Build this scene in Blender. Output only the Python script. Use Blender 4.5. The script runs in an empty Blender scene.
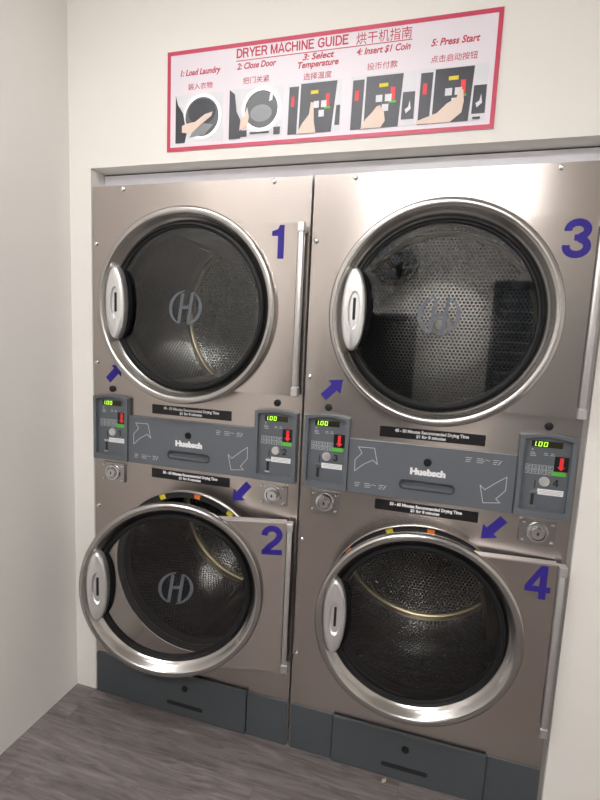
import bpy, bmesh, math, random
from math import pi, sin, cos, radians as R
from mathutils import Vector, Matrix
random.seed(7)
S = bpy.context.scene
COL = S.collection

# ------------------------------------------------------------------ camera
cam_d = bpy.data.cameras.new('camera')
cam = bpy.data.objects.new('camera', cam_d)
COL.objects.link(cam)
cam.location = (1.22446, -1.47050, 1.43254)
cam.rotation_euler = (R(82.61493), R(-2.58253), R(16.55617))
cam_d.sensor_fit = 'HORIZONTAL'
cam_d.sensor_width = 36.0
cam_d.lens = 478.868 / 600.0 * 36.0
cam_d.clip_start = 0.01
S.camera = cam

# ------------------------------------------------------------------ light + exposure
S.view_settings.view_transform = 'Standard'
S.view_settings.look = 'None'
S.view_settings.gamma = 1.0
S.view_settings.use_curve_mapping = False
S.view_settings.exposure = 0.12
world = bpy.data.worlds.new('world')
S.world = world
world.use_nodes = True
world.node_tree.nodes['Background'].inputs[0].default_value = (1.0, 0.95, 0.9, 1)
world.node_tree.nodes['Background'].inputs[1].default_value = 0.05
CEIL = 2.75
LIGHT_STRENGTH = 46.0
LIGHT_COLOR = (1.0, 0.98, 0.975)
# ceiling light panels: (x, y, size x, size y, strength factor)
LIGHTS = [(1.18, -2.62, 1.22, 0.32, 1.0),
          (0.50, -1.15, 1.00, 0.30, 0.37)]

# ------------------------------------------------------------------ materials
MATS = {}
def new_mat(name):
    m = bpy.data.materials.new(name); m.use_nodes = True
    MATS[name] = m
    return m, m.node_tree.nodes, m.node_tree.links, m.node_tree.nodes['Principled BSDF']
def plain(name, col, rough=0.5, metal=0.0, spec=0.5, noise=0.0, nscale=30):
    m, N, L, b = new_mat(name)
    b.inputs['Roughness'].default_value = rough
    b.inputs['Metallic'].default_value = metal
    b.inputs['Specular IOR Level'].default_value = spec
    b.inputs['Base Color'].default_value = (*col, 1)
    if noise:
        tc = N.new('ShaderNodeTexCoord'); n = N.new('ShaderNodeTexNoise')
        n.inputs['Scale'].default_value = nscale
        n.inputs['Detail'].default_value = 4
        L.new(tc.outputs['Object'], n.inputs['Vector'])
        mx = N.new('ShaderNodeMix'); mx.data_type = 'RGBA'
        L.new(n.outputs['Fac'], mx.inputs[0])
        mx.inputs[6].default_value = (*[c*(1-noise) for c in col], 1)
        mx.inputs[7].default_value = (*[min(1, c*(1+noise)) for c in col], 1)
        L.new(mx.outputs[2], b.inputs['Base Color'])
    return m
def emis(name, col, s):
    m, N, L, b = new_mat(name)
    b.inputs['Base Color'].default_value = (*col, 1)
    b.inputs['Emission Color'].default_value = (*col, 1)
    b.inputs['Emission Strength'].default_value = s
    return m
def brushed(name, col, rough, scale=(2, 2, 30), bump=0.12, aniso=0.78, tangent=(0, 0, 1)):
    m, N, L, b = new_mat(name)
    b.inputs['Metallic'].default_value = 1.0
    tc = N.new('ShaderNodeTexCoord'); mp = N.new('ShaderNodeMapping')
    mp.inputs['Scale'].default_value = scale
    L.new(tc.outputs['Object'], mp.inputs['Vector'])
    n = N.new('ShaderNodeTexNoise'); n.inputs['Scale'].default_value = 1.0; n.inputs['Detail'].default_value = 3
    L.new(mp.outputs[0], n.inputs['Vector'])
    mr = N.new('ShaderNodeMapRange')
    mr.inputs[3].default_value = rough*0.98; mr.inputs[4].default_value = rough*1.03
    L.new(n.outputs['Fac'], mr.inputs[0]); L.new(mr.outputs[0], b.inputs['Roughness'])
    mx = N.new('ShaderNodeMix'); mx.data_type = 'RGBA'
    mx.inputs[6].default_value = (*[c*0.985 for c in col], 1); mx.inputs[7].default_value = (*[min(1, c*1.015) for c in col], 1)
    L.new(n.outputs['Fac'], mx.inputs[0]); L.new(mx.outputs[2], b.inputs['Base Color'])
    if tangent:
        b.inputs['Anisotropic'].default_value = aniso
        cx = N.new('ShaderNodeCombineXYZ')
        for i in range(3): cx.inputs[i].default_value = tangent[i]
        L.new(cx.outputs[0], b.inputs['Tangent'])
    if bump:
        bp = N.new('ShaderNodeBump'); bp.inputs['Strength'].default_value = bump; bp.inputs['Distance'].default_value = 0.0005
        L.new(n.outputs['Fac'], bp.inputs['Height']); L.new(bp.outputs[0], b.inputs['Normal'])
    return m
def M(n, *vals): return n
def math_node(N, L, op, a, b=None):
    n = N.new('ShaderNodeMath'); n.operation = op
    for i, v in enumerate((a, b)):
        if v is None: continue
        if isinstance(v, (int, float)): n.inputs[i].default_value = v
        else: L.new(v, n.inputs[i])
    return n.outputs[0]
def perforated(name, polar, spacing=0.0155, hole=0.31, col=(0.26, 0.258, 0.25), rough=0.15):
    """shiny sheet metal with staggered round holes"""
    m, N, L, b = new_mat(name)
    tc = N.new('ShaderNodeTexCoord'); sp = N.new('ShaderNodeSeparateXYZ')
    L.new(tc.outputs['Object'], sp.inputs[0])
    if polar:
        ang = math_node(N, L, 'ARCTAN2', sp.outputs[2], sp.outputs[0])
        u = math_node(N, L, 'MULTIPLY', ang, 150 / (2*pi))       # 150 columns round the drum
        v = math_node(N, L, 'DIVIDE', sp.outputs[1], spacing*1.732)
    else:
        u = math_node(N, L, 'DIVIDE', sp.outputs[0], spacing)
        v = math_node(N, L, 'DIVIDE', sp.outputs[2], spacing*1.732)
    def cell(off):
        uu = math_node(N, L, 'SUBTRACT', math_node(N, L, 'FRACT', math_node(N, L, 'ADD', u, 200+off)), 0.5)
        vv = math_node(N, L, 'SUBTRACT', math_node(N, L, 'FRACT', math_node(N, L, 'ADD', v, 200+off)), 0.5)
        vv = math_node(N, L, 'MULTIPLY', vv, 1.732)
        return math_node(N, L, 'SQRT', math_node(N, L, 'ADD', math_node(N, L, 'MULTIPLY', uu, uu), math_node(N, L, 'MULTIPLY', vv, vv)))
    d = math_node(N, L, 'MINIMUM', cell(0), cell(0.5))
    h = N.new('ShaderNodeMapRange'); h.inputs[1].default_value = hole-0.04; h.inputs[2].default_value = hole+0.04
    L.new(d, h.inputs[0]); mask = h.outputs[0]
    if polar:   # plain unperforated bands near the door end
        band = math_node(N, L, 'LESS_THAN', sp.outputs[1], 0.10)
        band2 = math_node(N, L, 'GREATER_THAN', sp.outputs[1], 0.575)
        mask = math_node(N, L, 'MAXIMUM', math_node(N, L, 'MAXIMUM', mask, band), band2)
    mx = N.new('ShaderNodeMix'); mx.data_type = 'RGBA'
    mx.inputs[6].default_value = (0.006, 0.006, 0.006, 1); mx.inputs[7].default_value = (*col, 1)
    L.new(mask, mx.inputs[0]); L.new(mx.outputs[2], b.inputs['Base Color'])
    L.new(math_node(N, L, 'MULTIPLY', mask, 0.95), b.inputs['Metallic'])
    b.inputs['Roughness'].default_value = rough
    L.new(math_node(N, L, 'MULTIPLY', mask, 0.5), b.inputs['Specular IOR Level'])
    bp = N.new('ShaderNodeBump'); bp.inputs['Strength'].default_value = 0.12; bp.inputs['Distance'].default_value = 0.001
    L.new(mask, bp.inputs['Height']); L.new(bp.outputs[0], b.inputs['Normal'])
    return m
def glass_mat(name, tint, mult=1.0):
    m, N, L, b = new_mat(name)
    N.remove(b)
    out = [n for n in N if n.type == 'OUTPUT_MATERIAL'][0]
    t = N.new('ShaderNodeBsdfTransparent'); t.inputs[0].default_value = (*tint, 1)
    g = N.new('ShaderNodeBsdfGlossy'); g.inputs['Roughness'].default_value = 0.02
    f = N.new('ShaderNodeFresnel'); f.inputs[0].default_value = 1.5
    fm = math_node(N, L, 'MULTIPLY', f.outputs[0], mult)
    mx = N.new('ShaderNodeMixShader')
    L.new(fm, mx.inputs[0]); L.new(t.outputs[0], mx.inputs[1]); L.new(g.outputs[0], mx.inputs[2])
    L.new(mx.outputs[0], out.inputs[0])
    return m
def floor_mat():
    m, N, L, b = new_mat('grey_wood_vinyl')
    tc = N.new('ShaderNodeTexCoord')
    br = N.new('ShaderNodeTexBrick')
    br.offset = 0.37; br.inputs['Scale'].default_value = 1.0
    br.inputs['Brick Width'].default_value = 1.2; br.inputs['Row Height'].default_value = 0.18
    br.inputs['Mortar Size'].default_value = 0.0007; br.inputs['Mortar Smooth'].default_value = 0.3
    br.inputs['Color1'].default_value = (0.2, 0.2, 0.2, 1); br.inputs['Color2'].default_value = (0.8, 0.8, 0.8, 1)
    br.inputs['Mortar'].default_value = (0.1, 0.1, 0.1, 1); br.inputs['Bias'].default_value = 0
    L.new(tc.outputs['Object'], br.inputs['Vector'])
    mp = N.new('ShaderNodeMapping'); mp.inputs['Scale'].default_value = (3.0, 26, 1)
    add = N.new('ShaderNodeVectorMath'); add.operation = 'ADD'
    L.new(tc.outputs['Object'], add.inputs[0])
    sc = N.new('ShaderNodeVectorMath'); sc.operation = 'SCALE'; sc.inputs['Scale'].default_value = 7.0
    L.new(br.outputs['Color'], sc.inputs[0]); L.new(sc.outputs[0], add.inputs[1])
    L.new(add.outputs[0], mp.inputs['Vector'])
    n = N.new('ShaderNodeTexNoise'); n.inputs['Scale'].default_value = 1.6; n.inputs['Detail'].default_value = 10; n.inputs['Roughness'].default_value = 0.68; n.inputs['Distortion'].default_value = 1.1
    L.new(mp.outputs[0], n.inputs['Vector'])
    cr = N.new('ShaderNodeValToRGB')
    e = cr.color_ramp.elements
    e[0].position = 0.28; e[0].color = (0.080, 0.066, 0.063, 1)
    e[1].position = 0.72; e[1].color = (0.275, 0.245, 0.236, 1)
    k = e.new(0.5); k.color = (0.172, 0.150, 0.143, 1)
    L.new(n.outputs['Fac'], cr.inputs[0])
    # plank to plank tone
    hs = N.new('ShaderNodeHueSaturation'); L.new(cr.outputs[0], hs.inputs['Color'])
    mr = N.new('ShaderNodeMapRange'); mr.inputs[3].default_value = 0.86; mr.inputs[4].default_value = 1.14
    L.new(br.outputs['Color'], mr.inputs[0]); L.new(mr.outputs[0], hs.inputs['Value'])
    mx = N.new('ShaderNodeMix'); mx.data_type = 'RGBA'
    L.new(br.outputs['Fac'], mx.inputs[0]); L.new(hs.outputs[0], mx.inputs[6]); mx.inputs[7].default_value = (0.105, 0.09, 0.086, 1)
    L.new(mx.outputs[2], b.inputs['Base Color'])
    b.inputs['Roughness'].default_value = 0.55
    bp = N.new('ShaderNodeBump'); bp.inputs['Strength'].default_value = 0.15; bp.inputs['Distance'].default_value = 0.002
    L.new(n.outputs['Fac'], bp.inputs['Height']); L.new(bp.outputs[0], b.inputs['Normal'])
    return m

WALL = plain('cream_paint', (0.84, 0.815, 0.77), 0.6, noise=0.012, nscale=3)
WALLG = plain('off_white_paint', (0.83, 0.805, 0.77), 0.55, noise=0.01, nscale=3)
CEILM = plain('ceiling_paint', (0.80, 0.78, 0.74), 0.7)
FLOOR = floor_mat()
STEEL = brushed('brushed_steel', (0.535, 0.485, 0.455), 0.24, bump=0.0)
STEEL_RING = brushed('spun_steel', (0.47, 0.455, 0.44), 0.21, scale=(60, 60, 60), bump=0.0, tangent=None)
STEEL_EDGE = plain('cut_steel_edge', (0.66, 0.64, 0.64), 0.38, 0.8)
CHROME = plain('chrome', (0.78, 0.78, 0.78), 0.14, 1.0)
SATIN = plain('satin_chrome', (0.80, 0.80, 0.80), 0.32, 0.85)
HINGE = plain('dull_hinge_metal', (0.60, 0.59, 0.58), 0.4, 0.8)
TRIMM = plain('grey_trim_metal', (0.42, 0.41, 0.40), 0.45, 0.6)
STRIP = plain('lilac_white_board', (0.86, 0.85, 0.90), 0.3)
DARK = plain('dark_gap', (0.012, 0.012, 0.013), 0.7)
RUBBER = plain('black_rubber', (0.010, 0.010, 0.011), 0.5, spec=0.3)
FELT = plain('black_felt_seal', (0.02, 0.02, 0.022), 0.8, noise=0.3, nscale=200)
PLASTIC = plain('slate_grey_panel', (0.118, 0.130, 0.146), 0.42, noise=0.03, nscale=8)
PLASTIC2 = plain('slate_grey_face', (0.105, 0.117, 0.132), 0.38)
KICK = plain('dark_slate_kick', (0.066, 0.074, 0.082), 0.5, noise=0.04, nscale=8)
BLACK = plain('black_sticker', (0.008, 0.007, 0.009), 0.3)
WHITE = plain('white_print', (0.85, 0.85, 0.86), 0.5)
GREYP = plain('grey_print', (0.48, 0.50, 0.52), 0.5)
PURPLE = plain('violet_vinyl', (0.032, 0.020, 0.235), 0.55, spec=0.25)
REDS = plain('red_sticker', (0.80, 0.03, 0.035), 0.4)
GREENS = plain('green_sticker', (0.10, 0.50, 0.05), 0.4)
DISP = plain('display_window', (0.03, 0.028, 0.012), 0.15)
DIGIT = emis('display_digit', (0.62, 1.0, 0.08), 0.75)
YEL = plain('yellow_tape', (0.75, 0.62, 0.03), 0.5)
ORG = plain('orange_tape', (0.78, 0.20, 0.03), 0.5)
EMBLEM = plain('frosted_emblem', (0.10, 0.115, 0.135), 0.45)
DRUMC = perforated('perforated_drum_wall', True)
DRUMB = perforated('perforated_drum_back', False)
DRUMP = plain('plain_drum_metal', (0.36, 0.35, 0.335), 0.26, 0.95)
SEAMM = plain('drum_seam_band', (0.62, 0.52, 0.34), 0.3, 0.9)
INNER = plain('inner_cabinet_metal', (0.06, 0.06, 0.06), 0.7, 0.2)
GLASS = glass_mat('smoked_door_glass', (0.84, 0.85, 0.86), 1.6)
SIGNW = plain('sign_card', (0.80, 0.74, 0.80), 0.35)
SIGNR = plain('sign_border_red', (0.56, 0.05, 0.105), 0.35)
SIGNT = plain('sign_text_red', (0.50, 0.03, 0.07), 0.4)
PHOTO_W = plain('photo_white', (0.72, 0.72, 0.76), 0.35)
PHOTO_D = plain('photo_dark', (0.035, 0.037, 0.05), 0.35)
PHOTO_G = plain('photo_grey', (0.25, 0.26, 0.28), 0.35)
PHOTO_M = plain('photo_mid', (0.09, 0.10, 0.11), 0.35)
PHOTO_S = plain('photo_skin', (0.78, 0.62, 0.52), 0.4)
LAMP = emis('lamp_diffuser', LIGHT_COLOR, 1.0)

# ------------------------------------------------------------------ mesh helpers
def link(name, bm, mat, parent=None, smooth=False, loc=None, rot=None, recalc=True):
    if recalc: bmesh.ops.recalc_face_normals(bm, faces=bm.faces[:])
    me = bpy.data.meshes.new(name); bm.to_mesh(me); bm.free()
    if mat: me.materials.append(mat)
    if smooth:
        for p in me.polygons: p.use_smooth = True
        try: me.set_sharp_from_angle(angle=R(38))
        except Exception: pass
    o = bpy.data.objects.new(name, me); COL.objects.link(o)
    if parent: o.parent = parent
    if loc is not None: o.location = loc
    if rot is not None: o.rotation_euler = rot
    return o
def edge_mat(o, mat):
    """faces that do not look forward (returned edges) get the plain unbrushed finish"""
    o.data.materials.append(mat)
    for p in o.data.polygons:
        if abs(p.normal.y) < 0.7: p.material_index = 1
    return o
def nb(): return bmesh.new()
def add_box(bm, x0, x1, y0, y1, z0, z1, bev=0.0):
    vs = [bm.verts.new((x, y, z)) for x in (x0, x1) for y in (y0, y1) for z in (z0, z1)]
    idx = [(0, 1, 3, 2), (4, 6, 7, 5), (0, 4, 5, 1), (2, 3, 7, 6), (0, 2, 6, 4), (1, 5, 7, 3)]
    fs = [bm.faces.new([vs[i] for i in f]) for f in idx]
    if bev:
        es = list({e for f in fs for e in f.edges})
        bmesh.ops.bevel(bm, geom=es, offset=bev, segments=2, affect='EDGES', profile=0.5)
    return bm
def box(name, mat, x0, x1, y0, y1, z0, z1, parent=None, bev=0.0):
    return link(name, add_box(nb(), x0, x1, y0, y1, z0, z1, bev), mat, parent)
def add_prism(bm, pts, y0, y1, bev=0.0):
    """polygon in (x,z), extruded from y0 (front) to y1"""
    a = [bm.verts.new((x, y0, z)) for x, z in pts]
    b = [bm.verts.new((x, y1, z)) for x, z in pts]
    n = len(pts)
    f = bm.faces.new(a); bm.faces.new(b[::-1])
    for i in range(n): bm.faces.new((a[i], b[i], b[(i+1) % n], a[(i+1) % n]))
    if bev:
        bmesh.ops.bevel(bm, geom=list(f.edges), offset=bev, segments=2, affect='EDGES')
    return bm
def add_ring_prism(bm, outer, inner, y0, y1):
    n = len(outer)
    V = lambda P, y: [bm.verts.new((x, y, z)) for x, z in P]
    a, b, c, d = V(outer, y0), V(inner, y0), V(outer, y1), V(inner, y1)
    for i in range(n):
        j = (i+1) % n
        bm.faces.new((a[i], a[j], b[j], b[i])); bm.faces.new((c[j], c[i], d[i], d[j]))
        bm.faces.new((a[j], a[i], c[i], c[j])); bm.faces.new((b[i], b[j], d[j], d[i]))
    return bm
def add_lathe(bm, prof, cx=0, cz=0, n=96, a0=0, a1=2*pi, axis_y=0):
    """profile [(radius, y)] turned round the y axis through (cx, cz)"""
    full = abs(a1-a0-2*pi) < 1e-6
    m = n if full else n+1
    rows = []
    for r, y in prof:
        if r < 1e-6: rows.append([bm.verts.new((cx, y+axis_y, cz))]*m)
        else: rows.append([bm.verts.new((cx+r*cos(a0+(a1-a0)*i/n), y+axis_y, cz+r*sin(a0+(a1-a0)*i/n))) for i in range(m)])
    for k in range(len(rows)-1):
        A, B = rows[k], rows[k+1]
        for i in range(n):
            j = (i+1) % m
            vs = []
            for v in (A[i], A[j], B[j], B[i]):
                if v not in vs: vs.append(v)
            if len(vs) > 2: bm.faces.new(vs)
    return bm
def circ(cx, cz, r, n=32, a0=0, a1=None, rz=None):
    if a1 is None: return [(cx+r*cos(2*pi*i/n), cz+(rz or r)*sin(2*pi*i/n)) for i in range(n)]
    return [(cx+r*cos(a0+(a1-a0)*i/n), cz+(rz or r)*sin(a0+(a1-a0)*i/n)) for i in range(n+1)]
def rounded(x0, x1, z0, z1, r, n=5):
    P = []
    for (cx, cz, a) in ((x1-r, z1-r, 0), (x0+r, z1-r, pi/2), (x0+r, z0+r, pi), (x1-r, z0+r, 3*pi/2)):
        P += [(cx+r*cos(a+pi/2*i/n), cz+r*sin(a+pi/2*i/n)) for i in range(n+1)]
    return P
def add_stroke(bm, pts, w, y0, y1, closed=False):
    """thin printed line following pts in (x,z)"""
    n = len(pts)
    for i in range(n if closed else n-1):
        a = Vector(pts[i]); b = Vector(pts[(i+1) % n]); d = (b-a)
        if d.length < 1e-6: continue
        d.normalize(); p = Vector((-d.y, d.x))*w/2; e = d*w/2
        add_prism(bm, [tuple(a-p-e), tuple(b-p+e), tuple(b+p+e), tuple(a+p-e)], y0, y1)
    return bm
def add_text(bm, s, x, z, size, y0, width=None, bold=0.0, shear=0.0, align='LEFT', depth=0.0006, rot=0.0):
    """writing in the (x,z) plane facing -y. x,z baseline origin"""
    cu = bpy.data.curves.new('t', 'FONT'); cu.body = s; cu.size = size
    cu.offset = bold; cu.shear = shear; cu.extrude = depth/2; cu.resolution_u = 3
    ob = bpy.data.objects.new('t', cu); COL.objects.link(ob)
    dg = bpy.context.evaluated_depsgraph_get(); dg.update()
    me = bpy.data.meshes.new_from_object(ob.evaluated_get(dg))
    bpy.data.objects.remove(ob); bpy.data.curves.remove(cu)
    if not me.vertices: return bm
    xs = [v.co.x for v in me.vertices]; mn, mxx = min(xs), max(xs)
    sx = (width/(mxx-mn)) if width else 1.0
    ox = {'LEFT': -mn*sx, 'CENTER': -(mn+mxx)/2*sx, 'RIGHT': -mxx*sx}[align]
    cr, sr = cos(rot), sin(rot)
    vm = []
    for v in me.vertices:
        px, pz = v.co.x*sx+ox, v.co.y
        vm.append(bm.verts.new((x+px*cr-pz*sr, y0-v.co.z, z+px*sr+pz*cr)))
    for p in me.polygons:
        try: bm.faces.new([vm[i] for i in p.vertices])
        except ValueError: pass
    bpy.data.meshes.remove(me)
    return bm
def empty(name, loc=(0, 0, 0), parent=None, rot=None):
    o = bpy.data.objects.new(name, None); COL.objects.link(o); o.location = loc
    o.empty_display_size = 0.1
    if parent: o.parent = parent
    if rot is not None: o.rotation_euler = rot
    return o
def tag(o, label, cat, group=None, kind=None):
    o['label'] = label; o['category'] = cat
    if group: o['group'] = group
    if kind: o['kind'] = kind
    return o
def struct(o): o['kind'] = 'structure'; return o

# ------------------------------------------------------------------ the room
XL, XR, YB = -0.09, 3.1, -3.55
OX0, OX1, OZ = 0.0, 1.625, 1.985           # opening for the machines
WT = 0.075
struct(box('floor', FLOOR, XL-0.12, XR+0.12, YB-0.12, 1.05, -0.05, 0.0))
struct(box('ceiling', CEILM, XL-0.12, XR+0.12, YB-0.12, 1.05, CEIL, CEIL+0.05))
struct(box('wall_left', WALLG, XL-0.12, XL, YB-0.12, 0.0, 0, CEIL))
struct(box('wall_right', WALL, XR, XR+0.12, YB-0.12, 0.0, 0, CEIL))
bm = nb()
# front wall: one mesh with the machine opening cut out of it
add_box(bm, XL-0.12, OX0, 0, WT, 0, CEIL)
add_box(bm, OX1, XR+0.12, 0, WT, 0, CEIL)
add_box(bm, OX0, OX1, 0, WT, OZ, CEIL)
struct(link('wall_front', bm, WALL))
struct(box('trim_1', STRIP, OX0+0.0005, OX1-0.05+0.0495, WT-0.006, WT-0.001, 1.9235, OZ-0.005))
struct(box('trim_3', DARK, OX0-0.05, OX1+0.05, WT+0.001, WT+0.016, 1.9235, OZ+0.05)) # board closing the gap over the machines
struct(box('trim_2', TRIMM, 1.6095, OX1-0.0005, 0.012, WT, 0.0, OZ-0.002))              # filler beside the right machine
# back wall with a dark doorway and a louvred shutter
DX0, DX1, DZ = 0.02, 0.92, 1.55
bm = nb()
add_box(bm, XL-0.12, XR+0.12, YB-0.12, YB, 0, CEIL)
struct(link('wall_back', bm, WALL))

# ceiling light panels
for i, (lx, ly, sx, sy, k) in enumerate(LIGHTS):
    t = empty('ceiling_light', (lx, ly, CEIL))
    tag(t, ['long slim ceiling light panel above the back of the room',
            'short slim ceiling light panel close in front of the dryers'][i], 'ceiling light')
    fr = nb()
    o_ = rounded(-sx/2-0.02, sx/2+0.02, -sy/2-0.02, sy/2+0.02, 0.01)
    i_ = rounded(-sx/2, sx/2, -sy/2, sy/2, 0.004)
    add_ring_prism(fr, o_, i_, 0.0, 0.028)
    fo = link('frame', fr, SATIN, t); fo.rotation_euler = (R(-90), 0, 0); fo.location = (0, 0, -0.03)
    m = emis('lamp_diffuser_lit', LIGHT_COLOR, LIGHT_STRENGTH*k)
    box('diffuser', m, -sx/2+.001, sx/2-.001, -sy/2+.001, sy/2-.001, -0.022, -0.0005, t)

# ------------------------------------------------------------------ the dryers
W, H = 0.803, 1.923
UC, LC = 1.514, 0.577       # door centres
CX = 0.398
NUMH = 0.100

def plate_hole(bm, x0, x1, z0, z1, cx, cz, r, y, n=96, depth=0.02):
    """rectangular sheet with a round hole and a returned rim"""
    cs, rs = [], []
    for i in range(n):
        a = 2*pi*i/n + 1e-4
        dx, dz = cos(a), sin(a)
        t = min(((x1-cx)/dx if dx > 0 else (x0-cx)/dx) if abs(dx) > 1e-9 else 1e9,
                ((z1-cz)/dz if dz > 0 else (z0-cz)/dz) if abs(dz) > 1e-9 else 1e9)
        cs.append((cx+r*dx, cz+r*dz)); rs.append((cx+t*dx, cz+t*dz))
    corners = [(x1, z1), (x0, z1), (x0, z0), (x1, z0)]
    for c in corners:      # snap nearest perimeter sample onto each corner
        k = min(range(n), key=lambda i: (rs[i][0]-c[0])**2+(rs[i][1]-c[1])**2); rs[k] = c
    A = [bm.verts.new((x, y, z)) for x, z in rs]; B = [bm.verts.new((x, y, z)) for x, z in cs]
    C = [bm.verts.new((x, y+depth, z)) for x, z in cs]
    for i in range(n):
        j = (i+1) % n
        bm.faces.new((A[i], A[j], B[j], B[i])); bm.faces.new((B[i], B[j], C[j], C[i]))
    return bm

def add_thick(bm, pts, w, y0, y1):
    """continuous thick line with mitred joints and square ends"""
    n = len(pts); P = [Vector(p) for p in pts]; L_, R_ = [], []
    for i in range(n):
        d0 = (P[i]-P[i-1]).normalized() if i else (P[1]-P[0]).normalized()
        d1 = (P[i+1]-P[i]).normalized() if i < n-1 else d0
        t = (d0+d1).normalized(); nn = Vector((-t.y, t.x)); k = w/2/max(0.45, nn.dot(Vector((-d0.y, d0.x))))
        L_.append(P[i]+nn*k); R_.append(P[i]-nn*k)
    V = lambda Q, y: [bm.verts.new((q.x, y, q.y)) for q in Q]
    a, b, c, d = V(L_, y0), V(R_, y0), V(L_, y1), V(R_, y1)
    for i in range(n-1):
        bm.faces.new((a[i], b[i], b[i+1], a[i+1])); bm.faces.new((c[i+1], d[i+1], d[i], c[i]))
        bm.faces.new((a[i], a[i+1], c[i+1], c[i])); bm.faces.new((b[i+1], b[i], d[i], d[i+1]))
    bm.faces.new((a[0], c[0], d[0], b[0])); bm.faces.new((a[-1], b[-1], d[-1], c[-1]))
    return bm
def arcp(cx, cz, rx, rz, a0, a1, n=14):
    return [(cx+rx*cos(R(a0+(a1-a0)*i/n)), cz+rz*sin(R(a0+(a1-a0)*i/n))) for i in range(n+1)]
def number_digit(bm, s, cx, cz, h, y0, w=None):
    """bold grotesque digit centred on (cx,cz); unit box 0.70 wide, 1 high"""
    y1 = y0+0.0004; t = 0.20
    T = lambda P: [(cx+(x-0.35)*h, cz+(z-0.5)*h) for x, z in P]
    if s == '1':
        add_prism(bm, T([(0.33, 0), (0.53, 0), (0.53, 1), (0.38, 1), (0.33, 0.88), (0.14, 0.82), (0.14, 0.68), (0.33, 0.68)]), y0, y1)
    elif s == '2':
        add_thick(bm, T([(0.10, 0.66)] + arcp(0.35, 0.68, 0.245, 0.225, 175, -25) + [(0.48, 0.46), (0.26, 0.27), (0.13, 0.10)]), t*h, y0, y1)
        add_prism(bm, T([(0.02, 0), (0.69, 0), (0.69, 0.18), (0.02, 0.18)]), y0, y1)
    elif s == '3':
        add_thick(bm, T(arcp(0.34, 0.72, 0.23, 0.185, 190, -75)), 0.185*h, y0+0.00005, y1)
        add_thick(bm, T(arcp(0.34, 0.295, 0.25, 0.205, 82, -190)), 0.185*h, y0, y1)
        add_prism(bm, T([(0.27, 0.44), (0.42, 0.44), (0.42, 0.60), (0.27, 0.60)]), y0+0.0001, y1)
    elif s == '4':
        add_prism(bm, T([(0.40, 0), (0.59, 0), (0.59, 1), (0.40, 1)]), y0, y1)
        add_prism(bm, T([(0.02, 0.21), (0.70, 0.21), (0.70, 0.38), (0.02, 0.38)]), y0+0.00005, y1)
        add_prism(bm, T([(0.02, 0.38), (0.21, 0.38), (0.44, 0.76), (0.44, 1.0), (0.40, 1.0)]), y0+0.0001, y1)
    return bm

CAPS = {   # stroke capitals on a 1-high grid: (advance, polylines)
 'D': (0.80, [[(0.09, 0), (0.09, 1)], [(0.0, 0.925), (0.36, 0.925), (0.55, 0.85), (0.66, 0.65), (0.67, 0.35), (0.56, 0.15), (0.36, 0.075), (0.0, 0.075)]]),
 'R': (0.80, [[(0.09, 0), (0.09, 1)], [(0.0, 0.925), (0.45, 0.925), (0.60, 0.85), (0.64, 0.73), (0.60, 0.56), (0.45, 0.49), (0.0, 0.49)], [(0.38, 0.49), (0.52, 0.40), (0.67, 0.0)]]),
 'Y': (0.76, [[(0.38, 0), (0.38, 0.45)], [(0.06, 1), (0.38, 0.42), (0.70, 1)]]),
 'E': (0.74, [[(0.09, 0), (0.09, 1)], [(0.0, 0.925), (0.64, 0.925)], [(0.0, 0.53), (0.58, 0.53)], [(0.0, 0.075), (0.66, 0.075)]]),
 'M': (0.92, [[(0.09, 0), (0.09, 1)], [(0.75, 0), (0.75, 1)], [(0.10, 1), (0.42, 0.06), (0.74, 1)]]),
 'A': (0.80, [[(0.05, 0), (0.38, 1), (0.71, 0)], [(0.16, 0.30), (0.60, 0.30)]]),
 'C': (0.82, [[(0.69, 0.70), (0.62, 0.86), (0.40, 0.93), (0.18, 0.83), (0.09, 0.60), (0.09, 0.40), (0.18, 0.17), (0.40, 0.07), (0.62, 0.15), (0.70, 0.34)]]),
 'H': (0.82, [[(0.09, 0), (0.09, 1)], [(0.65, 0), (0.65, 1)], [(0.09, 0.52), (0.65, 0.52)]]),
 'I': (0.32, [[(0.11, 0), (0.11, 1)]]),
 'N': (0.82, [[(0.09, 0), (0.09, 1)], [(0.65, 0), (0.65, 1)], [(0.10, 0.97), (0.64, 0.03)]]),
 'G': (0.88, [[(0.70, 0.72), (0.62, 0.87), (0.40, 0.93), (0.18, 0.83), (0.09, 0.60), (0.09, 0.40), (0.18, 0.17), (0.40, 0.07), (0.60, 0.12), (0.70, 0.20), (0.70, 0.46), (0.42, 0.46)]]),
 'U': (0.82, [[(0.09, 1), (0.09, 0.32), (0.17, 0.14), (0.37, 0.07), (0.57, 0.14), (0.65, 0.32), (0.65, 1)]]),
 ' ': (0.34, [])}
def add_caps(bm, s, x, z, h, width, y):
    tot = sum(CAPS[c][0] for c in s)
    k = width/tot; px = x
    for c in s:
        adv, L_ = CAPS[c]
        for i, P in enumerate(L_): add_thick(bm, [(px+a*k, z+b*h) for a, b in P], 0.165*h, y-0.00005*i, y+0.0004)
        px += adv*k
    return bm
SEG = {'0': 'abcdef', '1': 'bc', '5': 'acdfg'}
def add_seven(bm, ch, x, z, w, h, y0, y1, t=0.0017, sh=0.12):
    P = {'a': ((0, h), (w, h)), 'b': ((w, h), (w, h/2)), 'c': ((w, h/2), (w, 0)), 'd': ((0, 0), (w, 0)), 'e': ((0, 0), (0, h/2)), 'f': ((0, h/2), (0, h)), 'g': ((0, h/2), (w, h/2))}
    for s in SEG[ch]:
        (a, b), (c, d) = P[s]
        add_stroke(bm, [(x+a+b*sh, z+b), (x+c+d*sh, z+d)], t, y0, y1)

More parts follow.
